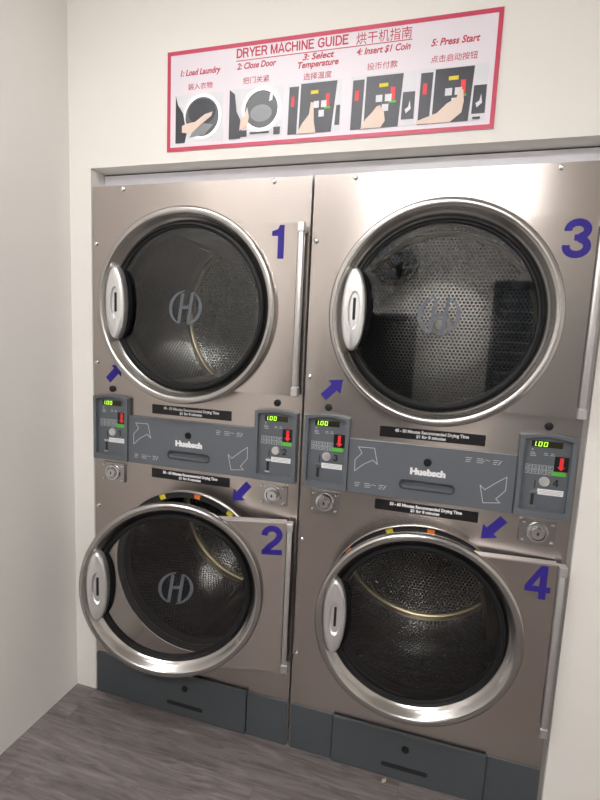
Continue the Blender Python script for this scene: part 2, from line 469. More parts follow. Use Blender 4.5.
def arrow_pts(tip, tail, wsh, whd, lhd):
    t = Vector(tip); q = Vector(tail); d = (t-q).normalized(); p = Vector((-d.y, d.x))
    n = t-d*lhd
    return [tuple(v) for v in (q-p*wsh/2, n-p*wsh/2, n-p*whd/2, t, n+p*whd/2, n+p*wsh/2, q+p*wsh/2)]

def make_door(dryer, cz, num, angle, R0, emblem=True):
    """door hinged on the right; built closed in local coords (x from hinge, z from centre), then swung"""
    hx, hy = 0.785, -0.018
    d = empty('door', (hx, hy, cz), dryer, (0, 0, angle))
    c = CX-hx
    Y = lambda y: y-hy
    # square steel plate reaching from the ring to the hinge
    bm = nb()
    zt = 0.264
    zo = -0.009 if num in '24' else 0.0
    a = math.asin(min(1, zt/ (R0-0.012)))
    arc = [((R0-0.012)*cos(t)+c, (R0-0.012)*sin(t)) for t in [a - 2*a*i/40 for i in range(41)]]
    pts = [(-0.012, zt+zo)] + [(a_, b_+zo) for a_, b_ in arc] + [(-0.012, -zt+zo)]
    add_prism(bm, pts, Y(-0.036), Y(-0.006), bev=0.002)
    edge_mat(link('door_plate', bm, STEEL, d), STEEL_EDGE)
    # outer stainless ring: rounded lip then a concave slope down to the glass
    k = R0
    prof = [(k-0.024, -0.030), (k-0.008, -0.033), (k-0.001, -0.038), (k, -0.044), (k-0.0005, -0.052), (k-0.003, -0.0575), (k-0.008, -0.0602), (k-0.015, -0.0608), (k-0.0205, -0.0595),
            (k-0.0245, -0.055), (k-0.031, -0.042), (k-0.040, -0.031), (k-0.048, -0.026), (k-0.050, -0.016)]
    bm = nb(); add_lathe(bm, [(r, Y(y)) for r, y in prof], c, 0, 128)
    link('door_ring', bm, STEEL_RING, d, smooth=True)
    # black seal plate behind the ring
    bm = nb(); add_lathe(bm, [(k-0.047, Y(-0.0195)), (k-0.030, Y(-0.0300)), (k-0.016, Y(-0.0320)), (k-0.015, Y(-0.010)), (k-0.020, Y(-0.0065)), (k-0.047, Y(-0.0065)), (k-0.047, Y(-0.0195))], c, 0, 128)
    s = link('door_seal', bm, RUBBER, d, smooth=True); s['label'] = 'black rubber seal behind the ring'
    # gasket
    g = k-0.049
    bm = nb(); add_lathe(bm, [(g+0.002, Y(-0.020)), (g+0.001, Y(-0.035)), (g-0.004, Y(-0.0365)), (g-0.007, Y(-0.031)), (g-0.012, Y(-0.030)), (g-0.0145, Y(-0.026)), (g-0.0145, Y(-0.018)), (g+0.002, Y(-0.018))], c, 0, 128)
    s = link('gasket', bm, RUBBER, d, smooth=True); s['label'] = 'black rubber gasket round the glass'
    # glass pane
    bm = nb(); rg = g-0.0140
    add_lathe(bm, [(0, Y(-0.0235)), (rg, Y(-0.0235))], c, 0, 96)
    s = link('glass_pane', bm, GLASS, d, smooth=True, recalc=True); s['label'] = 'smoked round door glass'
    # emblem: a slanted H in a broken oval, frosted on the glass
    if emblem:
        bm = nb()
        y0, y1 = Y(-0.0250), Y(-0.0240)
        ex = 0.010 if num == '2' else -0.002
        T = lambda P: [(c+ex+x+z*0.06, z-x*0.10) for x, z in P]
        def band(a0, a1, ro, ri, kx, kz, sh):
            n = 18; P = []
            for i in range(n+1):
                t = a0+(a1-a0)*i/n; P.append((ro*kx*cos(t)+sh*ro*sin(t), ro*kz*sin(t)))
            for i in range(n, -1, -1):
                t = a0+(a1-a0)*i/n; w = sin(pi*i/n)
                rr = ro-(ro-ri)*(0.25+0.75*w)
                P.append((rr*kx*cos(t)+sh*rr*sin(t), rr*kz*sin(t)))
            add_prism(bm, T(P), y0, y1)
        band(R(100), R(255), 0.062, 0.050, 0.95, 0.92, 0.10)
        band(R(-80), R(75), 0.062, 0.050, 0.95, 0.92, 0.10)
        add_prism(bm, T([(-0.026, -0.052), (-0.015, -0.052), (-0.007, 0.046), (-0.018, 0.046)]), y0, y1)
        add_prism(bm, T([(0.008, -0.048), (0.019, -0.048), (0.027, 0.052), (0.016, 0.052)]), y0, y1)
        add_prism(bm, T([(-0.018, -0.006), (0.015, 0.000), (0.015, 0.010), (-0.018, 0.004)]), y0, y1)
        link('glass_emblem', bm, EMBLEM, d)
    # handle: chrome lens-shaped bridge over a black finger cup
    n = 20
    zc = 0.008; hh = 0.120
    def lens(xl, xr, hh, n=20):
        P = []
        for i in range(n+1):
            t = -cos(pi*i/n); P.append((c + (xl+xr)/2 - (xr-xl)/2*math.sqrt(max(0, 1-t*t)), zc+hh*t))
        for i in range(n-1, 0, -1):
            t = -cos(pi*i/n); P.append((c + (xl+xr)/2 + (xr-xl)/2*math.sqrt(max(0, 1-t*t)), zc+hh*t))
        return P
    left = -(CX-0.119)
    P = lens(left, -(CX-0.190), hh)
    bm = nb()
    # domed face: three nested contours
    cxm = sum(p[0] for p in P)/len(P)
    def scale(P, s): return [(cxm+(x-cxm)*s, zc+(z-zc)*(1-(1-s)*0.35)) for x, z in P]
    rows = [(scale(P, 1.0), -0.036), (scale(P, 1.0), -0.054), (scale(P, 0.97), -0.060), (scale(P, 0.86), -0.064), (scale(P, 0.70), -0.066)]
    rv = [[bm.verts.new((x, Y(y), z)) for x, z in pts] for pts, y in rows]
    m = len(P)
    for a_, b_ in zip(rv, rv[1:]):
        for i in range(m): bm.faces.new((a_[i], a_[(i+1) % m], b_[(i+1) % m], b_[i]))
    # central oval dish in the face
    dish = [(c-(CX-0.156)+0.017*cos(0)*0, 0)]
    oc = c-(CX-0.157)
    ring = []
    for x, z in rows[-1][0]:
        a = math.atan2((z-zc)/0.054, (x-oc)/0.0165); ring.append(a)
    d1 = [bm.verts.new((oc+0.0175*cos(a), Y(-0.0655), zc-0.002+0.055*sin(a))) for a in ring]
    d2 = [bm.verts.new((oc+0.014*cos(a), Y(-0.0585), zc-0.002+0.050*sin(a))) for a in ring]
    for a_, b_ in ((rv[-1], d1), (d1, d2)):
        for i in range(m): bm.faces.new((a_[i], a_[(i+1) % m], b_[(i+1) % m], b_[i]))
    bm.faces.new(d2)
    h = link('handle', bm, SATIN, d, smooth=True); h['label'] = 'oval chrome pull handle'
    bm = nb(); add_prism(bm, rounded(oc-0.004, oc+0.004, zc-0.030, zc+0.034, 0.003), Y(-0.0600), Y(-0.0580))
    s = link('handle_slot', bm, DARK, d); s['label'] = 'dark slot in the handle'
    bm = nb()
    Q = lens(left+0.008, -(CX-0.205), hh*0.94)
    add_prism(bm, Q, Y(-0.037), Y(-0.0245), bev=0.003)
    s = link('finger_cup', bm, CUP, d); s['label'] = 'black finger cup behind the handle'
    # hinge bar and its two blocks, on the machine side of the plate
    bm = nb()
    add_box(bm, -0.0095, 0.0070, Y(-0.044), Y(-0.0175), -0.240+zo, 0.240+zo, 0.004)
    hb = link('hinge_bar', bm, HINGE, d, smooth=True)
    for z in (0.250+zo, -0.250+zo):
        bm = nb(); add_box(bm, -0.0115, 0.0095, Y(-0.047), Y(-0.0165), z-0.014, z+0.014, 0.002)
        link('hinge_block', bm, HINGE, d)
    # printed number
    bm = nb()
    number_digit(bm, num, {'1': 0.712, '2': 0.727, '3': 0.7265, '4': 0.7235}[num]-hx, {'1': 0.207, '2': 0.193, '3': 0.207, '4': 0.199}[num], NUMH, Y(-0.0364))
    s = link('door_number', bm, PURPLE, d); s['label'] = 'violet number %s on the door' % num
    return d

def make_port(dryer, cz):
    bm = nb()
    add_lathe(bm, [(0.3035, 0.001), (0.3035, -0.007), (0.3022, -0.0088), (0.300, -0.008), (0.2985, -0.004), (0.2983, 0.0)], CX+0.006, cz-0.004, 128)
    link('port_rim', bm, CHROME, dryer, smooth=True)
    bm = nb()
    add_lathe(bm, [(0.2985, -0.002), (0.2975, -0.0035), (0.280, -0.0030), (0.276, 0.004), (0.272, 0.035)], CX+0.006, cz-0.004, 128)
    s = link('port_seal', bm, FELT, dryer, smooth=True); s['label'] = 'black felt seal round the drum opening'
    return s

def make_drum(dryer, cz, rot=0.3):
    y0, y1, rr = 0.04, 0.655, 0.372
    bm = nb(); add_lathe(bm, [(0.268, y0-0.005), (0.330, y0), (rr, y0+0.02), (rr, y1-y0*0)], 0, 0, 128)
    d = link('drum', bm, DRUMC, dryer, smooth=True, loc=(CX, 0.0, cz)); d['label'] = 'perforated metal tumbling drum'
    bm = nb(); add_lathe(bm, [(0.047, y1), (rr-0.012, y1)], 0, 0, 96)
    link('drum_back', bm, DRUMB, d)
    bm = nb(); add_lathe(bm, [(0, y1-0.016), (0.022, y1-0.015), (0.026, y1-0.008), (0.045, y1-0.006), (0.048, y1)], 0, 0, 64)
    link('drum_hub', bm, DRUMP, d, smooth=True)
    bm = nb(); add_lathe(bm, [(rr-0.014, y1-0.0005), (rr-0.010, y1-0.006), (rr-0.002, y1-0.010), (rr-0.0005, y1-0.040)], 0, 0, 96)
    link('drum_seam', bm, SEAMM, d, smooth=True)
    for k in range(3):
        a = rot+2*pi*k/3
        bm = nb()
        prof = [(-0.045, rr-0.001), (-0.012, rr-0.060), (0.0, rr-0.068), (0.012, rr-0.060), (0.045, rr-0.001)]
        A = [bm.verts.new((x, y0+0.03, r)) for x, r in prof]; B = [bm.verts.new((x, y1-0.005, r)) for x, r in prof]
        for i in range(4): bm.faces.new((A[i], A[i+1], B[i+1], B[i]))
        bm.faces.new(A[::-1]); bm.faces.new((A[0], B[0], B[4], A[4])); bm.faces.new(B)
        link('drum_lifter', bm, DRUMP, d, rot=(0, a, 0))
    # housing behind the drum
    return d

def control_panel(dryer, x0, num):
    """coin control module 0.145 wide; x0 = its left edge"""
    p = empty('control_panel', (x0, 0, 1.0775), dryer)
    w = 0.1445; zb, zt = -0.1195, 0.1195
    def arched(x0, x1, zb, zt, rise, n=14):
        P = [(x1, zb), (x1, zt-rise)]
        for i in range(1, n): 
            t = i/n; P.append((x1+(x0-x1)*t, zt-rise+rise*(1-(2*t-1)**2)))
        P += [(x0, zt-rise), (x0, zb)]
        return P
    o = arched(0, w, zb, zt, 0.007); i_ = arched(0.0115, w-0.0115, zb+0.019, zt-0.007, 0.010)
    bm = nb(); add_ring_prism(bm, o, i_, -0.019, 0.0005)
    link('panel_frame', bm, PLASTIC, p)
    bm = nb(); add_prism(bm, [(x, z) for x, z in arched(0.0112, w-0.0112, zb+0.0187, zt-0.0067, 0.010)], -0.0050, 0.0005)
    link('panel_face', bm, PLASTIC2, p)
    y = -0.0051
    # display
    bm = nb(); add_prism(bm, rounded(0.031, 0.111, 0.0805, 0.0985, 0.002), y-0.0012, y)
    link('display', bm, DISP, p)
    bm = nb()
    for ch, x in (('1', 0.0300), ('0', 0.0460), ('0', 0.0600)):
        add_seven(bm, ch, x+0.003, 0.0838, 0.0075, 0.0115, y-0.0018, y-0.0012)
    add_prism(bm, circ(0.0440, 0.0838, 0.0011, 8), y-0.0018, y-0.0012)
    s = link('display_digits', bm, DIGIT, p); s['label'] = 'glowing green price digits'
    # printed legend and key outlines
    bm = nb()
    add_prism(bm, circ(0.035, 0.0725, 0.0022, 10), y-0.0004, y)
    for (x, z, l) in ((0.031, 0.0640, 0.010), (0.031, 0.0595, 0.013), (0.031, 0.0545, 0.014), (0.067, 0.0640, 0.007), (0.066, 0.0590, 0.010), (0.084, 0.0640, 0.006), (0.083, 0.0590, 0.009)):
        add_stroke(bm, [(x, z), (x+l, z)], 0.0016, y-0.0004, y)
    link('display_legend', bm, GREYP, p)
    bm = nb()
    for r in range(2):
        for c in range(4):
            xa = 0.0215+c*0.0182; za = 0.0150-r*0.0140+0.002
            add_stroke(bm, [(xa, za), (xa+0.0165, za), (xa+0.0165, za+0.0115), (xa, za+0.0115)], 0.0010, y-0.0004, y, closed=True)
            add_stroke(bm, [(xa+0.004, za+0.0075), (xa+0.0125, za+0.0075)], 0.0013, y-0.0004, y)
            add_stroke(bm, [(xa+0.004, za+0.0042), (xa+0.0105, za+0.0042)], 0.0013, y-0.0004, y)
    link('keypad_legend', bm, GREYP, p)
    # red arrow sticker on black, green start sticker
    bm = nb(); add_prism(bm, [(0.0945, 0.0155), (0.1305, 0.0155), (0.1305, 0.0575), (0.0945, 0.0575)], y-0.0006, y)
    bs = link('arrow_sticker', bm, BLACK, p); bs['label'] = 'black sticker with a red down arrow'
    bm = nb(); add_prism(bm, [(0.1125, 0.0180), (0.1235, 0.0285), (0.1175, 0.0285), (0.1175, 0.0545), (0.1075, 0.0545), (0.1075, 0.0285), (0.1015, 0.0285)], y-0.0011, y-0.0005)
    link('red_arrow', bm, REDS, p)
    bm = nb(); add_prism(bm, [(0.0900, 0.0020), (0.1270, 0.0020), (0.1270, 0.0135), (0.0900, 0.0135)], y-0.0006, y)
    link('green_sticker', bm, GREENS, p)
    # round coin medallion
    bm = nb(); add_lathe(bm, [(0, y-0.0035), (0.0095, y-0.0035), (0.0105, y-0.0045), (0.0135, y-0.0040), (0.0145, y)], 0.0735, -0.0175, 36)
    link('coin_button', bm, SATIN, p, smooth=True)
    bm = nb(); number_digit(bm, num, 0.1035, -0.0190, 0.0215, y-0.0005)
    s = link('panel_number', bm, BLACK, p)
    # white instruction label
    bm = nb(); add_prism(bm, [(0.0585, -0.0560), (0.1255, -0.0560), (0.1255, -0.0395), (0.0585, -0.0395)], y-0.0006, y)
    link('white_label', bm, WHITE, p)
    bm = nb()
    for z, a, b in ((-0.0435, 0.064, 0.121), (-0.0478, 0.062, 0.123), (-0.0520, 0.066, 0.118)):
        add_stroke(bm, [(a, z), (b, z)], 0.0011, y-0.0010, y-0.0006)
    link('label_lines', bm, PHOTO_G, p)
    # coin slot
    bm = nb(); add_prism(bm, rounded(0.0490, 0.0520, -0.0400, -0.0160, 0.001), y-0.0005, y)
    s = link('slot_line', bm, DARK, p)
    bm = nb(); add_prism(bm, rounded(0.0405, 0.0590, -0.0545, -0.0460, 0.003), y-0.0060, y, bev=0.0015)
    link('coin_chute', bm, CHROME, p)
    bm = nb(); add_prism(bm, rounded(0.0385, 0.0550, -0.0925, -0.0875, 0.002), y-0.0050, y, bev=0.001)
    link('chute_lip', bm, CHROME, p)
    bm = nb(); add_prism(bm, rounded(0.0430, 0.0515, -0.0875, -0.0545, 0.002), y-0.0012, y)
    link('coin_slot', bm, DARK, p)
    return p

def coin_lock(dryer, cx):
    """square coin box door with a round lock and four corner screws"""
    z = 0.909
    p = empty('coin_box_lock', (cx, 0, z), dryer)
    bm = nb(); add_prism(bm, rounded(-0.048, 0.048, -0.036, 0.036, 0.003), -0.008, 0.0005, bev=0.002)
    link('lock_plate', bm, CHROME_B, p)
    bm = nb(); add_lathe(bm, [(0.030, -0.006), (0.030, -0.012), (0.028, -0.015), (0.0225, -0.0155), (0.021, -0.010), (0.0185, -0.010), (0.018, -0.019), (0.016, -0.022), (0.0, -0.022)], 0, 0, 48)
    link('lock_cylinder', bm, CHROME, p, smooth=True)
    bm = nb(); add_lathe(bm, [(0.0035, -0.0224), (0, -0.0224)], 0, 0, 20)
    add_prism(bm, [(-0.0010, -0.006), (0.0010, -0.006), (0.0010, 0.006), (-0.0010, 0.006)], -0.0226, -0.0220)
    link('keyhole', bm, DARK, p)
    for sx in (-1, 1):
        for sz in (-1, 1):
            bm = nb(); add_lathe(bm, [(0, -0.0125), (0.0040, -0.0115), (0.0060, -0.0075)], sx*0.038, sz*0.0265, 16)
            link('screw', bm, CHROME, p, smooth=True)
    return p
CHROME_B = plain('dull_chrome', (0.50, 0.49, 0.48), 0.2, 1.0)

def plate_sticker(dryer, z, l1, l2, dz=0.0):
    bm = nb(); add_prism(bm, [(0.248, z-0.0165), (0.555, z-0.0165), (0.555, z+0.0165), (0.248, z+0.0165)], -0.0012, 0.0)
    s = link('instruction_sticker', bm, BLACK, dryer); s['label'] = 'black strip sticker with drying time text'
    bm = nb()
    add_text(bm, l1, 0.4015, z+0.0020, 0.0135, -0.0015, width=0.215, bold=0.0006, align='CENTER')
    add_text(bm, l2, 0.4015, z-0.0110, 0.0125, -0.0015, width=0.086, bold=0.0006, align='CENTER')
    link('sticker_text', bm, WHITE, s)
    return s

def make_dryer(x, nums, upper_angle, lower_angle, r_lo, label):
    D = empty('stacked_dryer', (x, 0.0, 0.0))
    tag(D, label, 'dryer', 'stacked coin dryers')
    # cabinet shell with two round openings
    bm = nb()
    split = 1.05
    plate_hole(bm, 0.002, W-0.002, split, H, CX+0.006, UC-0.004, 0.278, 0.0)
    plate_hole(bm, 0.002, W-0.002, 0.166, split, CX+0.006, LC-0.004, 0.278, 0.0)
    D1 = 0.80
    for q in ([(0.002, 0, H), (W-0.002, 0, H), (W-0.002, D1, H), (0.002, D1, H)], [(0.002, 0, 0.0), (0.002, D1, 0.0), (0.002, D1, H), (0.002, 0, H)], [(W-0.002, 0, 0.0), (W-0.002, 0, H), (W-0.002, D1, H), (W-0.002, D1, 0.0)], [(0.002, D1, 0), (W-0.002, D1, 0), (W-0.002, D1, H), (0.002, D1, H)], [(0.002, D1, 0), (W-0.002, D1, 0), (W-0.002, 0, 0), (0.002, 0, 0)],
              [(0.002, 0, 0.0), (W-0.002, 0, 0.0), (W-0.002, 0, 0.166), (0.002, 0, 0.166)]):
        bm.faces.new([bm.verts.new(v) for v in q])
    edge_mat(link('cabinet', bm, STEEL, D, recalc=False), STEEL_EDGE)
    for cz, rot in ((UC, R(90) if nums[0] == '1' else R(60)), (LC, R(60) if nums[0] == '1' else R(5))):
        make_port(D, cz); make_drum(D, cz, rot)
    make_door(D, UC, nums[0], upper_angle, 0.3180)
    make_door(D, LC, nums[1], lower_angle, r_lo, emblem=(nums[1] == '2'))
    # tape flags on the lower port seal
    flags = {'2': [(112, YEL), (84, ORG), (57.5, YEL)], '4': [(141, ORG), (111, YEL), (86, ORG), (57, YEL)]}[nums[1]]
    for a, m in flags:
        bm = nb(); a = R(a)
        add_lathe(bm, [(0.2990, -0.0075), (0.2960, -0.0062), (0.2815, -0.0050), (0.2815, -0.0040), (0.298, -0.0040)], CX+0.006, LC-0.004, 4, a-0.038, a+0.038)
        s = link('tape_flag', bm, m, D); s['label'] = ('yellow' if m is YEL else 'orange') + ' tape on the seal'
    # kick panel and its drawer
    for a, b in ((0.006, 0.1555), (0.6475, 0.797)):
        bm = nb(); add_box(bm, a, b, -0.006, 0.002, 0.0, 0.167, 0.0015); link('kick_panel', bm, KICK, D)
    dr = empty('drawer', (0.4015, 0, 0), D)
    bm = nb(); add_box(bm, -0.2440, 0.2440, -0.014, -0.004, 0.003, 0.172, 0.003); link('drawer_front', bm, KICK, dr)
    bm = nb(); add_lathe(bm, [(0.012, -0.014), (0.0115, -0.0165), (0.006, -0.0165), (0, -0.0155)], 0, 0.119, 24); link('drawer_lock', bm, RUBBER, dr, smooth=True)
    bm = nb(); add_prism(bm, rounded(-0.075, 0.075, 0.041, 0.057, 0.0078), -0.0146, -0.0138); s = link('drawer_slot', bm, DARK, dr); s['label'] = 'dark finger slot'
    # middle lint panel
    lp = empty('lint_panel', (0.400, 0, 1.0415), D)
    bm = nb(); slot = rounded(-0.080, 0.080, -0.0505, -0.0245, 0.0128, 5)
    n = len(slot)
    def rect_for(P, x0, x1, z0, z1):
        out = []
        m = len(P); cx = 0; cz = -0.0375
        for (px, pz) in P:
            dx, dz = px-cx, pz-cz
            # map by angle of the stadium to rectangle perimeter
            t = min((x1-cx)/dx if dx > 1e-9 else (x0-cx)/dx if dx < -1e-9 else 1e9, (z1-cz)/dz if dz > 1e-9 else (z0-cz)/dz if dz < -1e-9 else 1e9)
            out.append([cx+dx*t, cz+dz*t])
        for c in ((x0, z0), (x0, z1), (x1, z0), (x1, z1)):
            k = min(range(m), key=lambda i: (out[i][0]-c[0])**2+(out[i][1]-c[1])**2); out[k] = list(c)
        return [tuple(o) for o in out]
    outer = rect_for(slot, -0.2425, 0.2425, -0.0845, 0.0855)
    add_ring_prism(bm, outer, slot, -0.011, 0.0)
    link('panel_cover', bm, PLASTIC, lp)
    bm = nb(); s_in = rounded(-0.072, 0.072, -0.0440, -0.0310, 0.0064, 5)
    A = [bm.verts.new((x_, -0.0112, z_)) for x_, z_ in slot]; B = [bm.verts.new((x_, -0.0015, z_)) for x_, z_ in s_in]
    for i in range(n):
        j = (i+1) % n; bm.faces.new((A[i], A[j], B[j], B[i]))
    bm.faces.new(B)
    s = link('pull_recess', bm, PLASTIC2, lp, smooth=True); s['label'] = 'recessed finger pull'
    bm = nb(); add_ring_prism(bm, [(x_*1.03, -0.0375+(z_+0.0375)*1.2) for x_, z_ in slot], [(x_*0.985, -0.0375+(z_+0.0375)*0.90) for x_, z_ in slot], -0.0128, -0.0105); s = link('pull_shade_ring', bm, RIM_SHADE, lp); s['label'] = 'dark ring painted as the shade round the finger pull'  # near-black ring paints the depth shade at the edge of the recess
    bm = nb(); add_lathe(bm, [(0.0120, -0.011), (0.0115, -0.0135), (0.006, -0.0138), (0.005, -0.0125), (0, -0.0125)], -0.002, 0.037, 28)
    link('panel_lock', bm, RUBBER, lp, smooth=True)
    bm = nb(); add_text(bm, 'Huebsch', 0.0005, -0.0030, 0.0260, -0.0113, width=0.104, bold=0.0018, align='CENTER')
    link('brand_lettering', bm, WHITE, lp)
    bm = nb()
    yy0, yy1 = -0.0114, -0.0109
    AL = [(0.179, 1.026), (0.1785, 1.062), (0.199, 1.086), (0.187, 1.104), (0.237, 1.105), (0.249, 1.055), (0.234, 1.067), (0.205, 1.050)]
    AR = [(0.621, 1.062), (0.621, 1.022), (0.597, 0.993), (0.609, 0.983), (0.563, 0.977), (0.551, 1.029), (0.565, 1.017), (0.592, 1.040)]
    for P in (AL, AR):
        bm = nb(); add_stroke(bm, [(a-0.400, b-1.0415) for a, b in P], 0.0016, yy0, yy1, closed=True)
        link('arrow_outline', bm, GREYP2, lp)
    def scribble(x, z):
        for i in range(3):
            add_stroke(bm, [(x, z-i*0.0058), (x+0.016-0.002*i, z-i*0.0058)], 0.0013, yy0, yy1)
            add_stroke(bm, [(x+0.031, z-i*0.0058), (x+0.052-0.004*((i+1) % 2), z-i*0.0058)], 0.0013, yy0, yy1)
            add_stroke(bm, [(x+0.076, z-i*0.0058), (x+0.090-0.003*i, z-i*0.0058)], 0.0013, yy0, yy1)
        add_stroke(bm, [(x+0.054, z-0.001), (x+0.066, z-0.004)], 0.0011, yy0, yy1)
        add_stroke(bm, [(x+0.090, z-0.012), (x+0.097, z)], 0.0018, yy0, yy1)
    for q in ((0.194-0.400-0.012, 0.990-1.0415), (0.505-0.400, 1.107-1.0415)):
        bm = nb(); scribble(*q); link('small_print', bm, GREYP2, lp)
    # controls
    control_panel(D, 0.0115, nums[0]); control_panel(D, 0.6460, nums[1])
    coin_lock(D, 0.0875); coin_lock(D, 0.716)
    # black plugs above the controls
    for px in (0.0825, 0.717):
        bm = nb(); add_lathe(bm, [(0.0115, 0.0), (0.0110, -0.006), (0.008, -0.008), (0, -0.008)], px, 1.2185, 24); link('black_plug', bm, RUBBER, D, smooth=True)
    for sx, sz in ((0.127, 1.911), (0.677, 1.911), (0.016, 1.730), (0.015, 1.311), (0.016, 0.768), (0.016, 0.357)):
        bm = nb(); add_lathe(bm, [(0.0080, 0.0), (0.0072, -0.0034), (0.004, -0.0056), (0, -0.006)], sx, sz, 20); link('screw', bm, CHROME, D, smooth=True)
    plate_sticker(D, 1.1595, '40 - 50 Minutes Recommended Drying Time', '$1 for 8 minutes')
    plate_sticker(D, 0.9265, '50 - 60 Minutes Recommended Drying Time', '$1 for 8 minutes')
    for tip, tail in (((0.123, 1.310), (0.063, 1.250)), ((0.568, 0.864), (0.626, 0.932))):
        bm = nb(); add_prism(bm, arrow_pts(tip, tail, 0.026, 0.056, 0.036), -0.0010, 0.0)
        s = link('arrow_sticker', bm, PURPLE, D); s['label'] = 'violet arrow sticker'
    return D
RIM_SHADE = plain('recess_shade_grey', (0.035, 0.040, 0.046), 0.5)
CUP = plain('matt_black_cup', (0.006, 0.006, 0.007), 0.85, spec=0.1)
GREYP2 = plain('light_grey_print', (0.60, 0.62, 0.64), 0.5)

make_dryer(0.0035, ('1', '2'), R(2.2), R(15.0), 0.3075, 'left stack of two steel dryers numbered 1 and 2, lower door ajar')
make_dryer(0.8100, ('3', '4'), R(0.6), R(4.6), 0.3065, 'right stack of two steel dryers numbered 3 and 4, both doors shut or nearly')

# ------------------------------------------------------------------ the guide sign
sg = empty('guide_sign', (0.303, 0.0, 2.019)); tag(sg, 'long white dryer guide sign with red border and five pictures', 'sign')
SWd, SHt = 1.006, 0.302
bm = nb(); add_box(bm, 0, SWd, -0.003, -0.0003, 0, SHt, 0); link('sign_board', bm, SIGNW, sg)
bm = nb(); rc = lambda a, b, c, d: [(a, c), (b, c), (b, d), (a, d)]
add_ring_prism(bm, rc(0, SWd, 0, SHt), rc(0.012, SWd-0.012, 0.012, SHt-0.012), -0.0037, -0.0028); link('sign_border', bm, SIGNR, sg)
bm = nb(); y = -0.0034
add_caps(bm, 'DRYER MACHINE GUIDE', 0.241, 0.2590, 0.0265, 0.352, y)
add_text(bm, '烘干机指南', 0.614, 0.2565, 0.034, y, width=0.156)
add_stroke(bm, [(0.241, 0.2505), (0.771, 0.2505)], 0.0022, y-0.0003, y+0.0003)
link('sign_title', bm, SIGNT, sg)
CS = [(0.118, '1: Load Laundry', 0.141, '装入衣物'), (0.308, '2: Close Door', 0.128, '把门关紧'), (0.503, '3: Select', 0.096, '选择温度'), (0.693, '4: Insert $1 Coin', 0.152, '投币付款'), (0.888, '5: Press Start', 0.128, '点击启动按钮')]
for i, (x, s, w, cn) in enumerate(CS):
    z = 0.228
    bm = nb()
    if i == 2:
        add_text(bm, s, x, z+0.002, 0.024, y, width=w, bold=0.0006, shear=0.25, align='CENTER')
        add_text(bm, 'Temperature', x, z-0.019, 0.024, y, width=0.124, bold=0.0006, shear=0.25, align='CENTER')
    else:
        add_text(bm, s, x, z-0.002, 0.025, y, width=w, bold=0.0006, shear=0.25, align='CENTER')
    link('step_text', bm, SIGNT, sg)
    bm = nb()
    add_text(bm, cn, x, 0.176 if i == 2 else 0.184, 0.0205, y, width=0.122 if i == 4 else 0.086, align='CENTER')
    link('chinese_step_text', bm, SIGNT, sg)
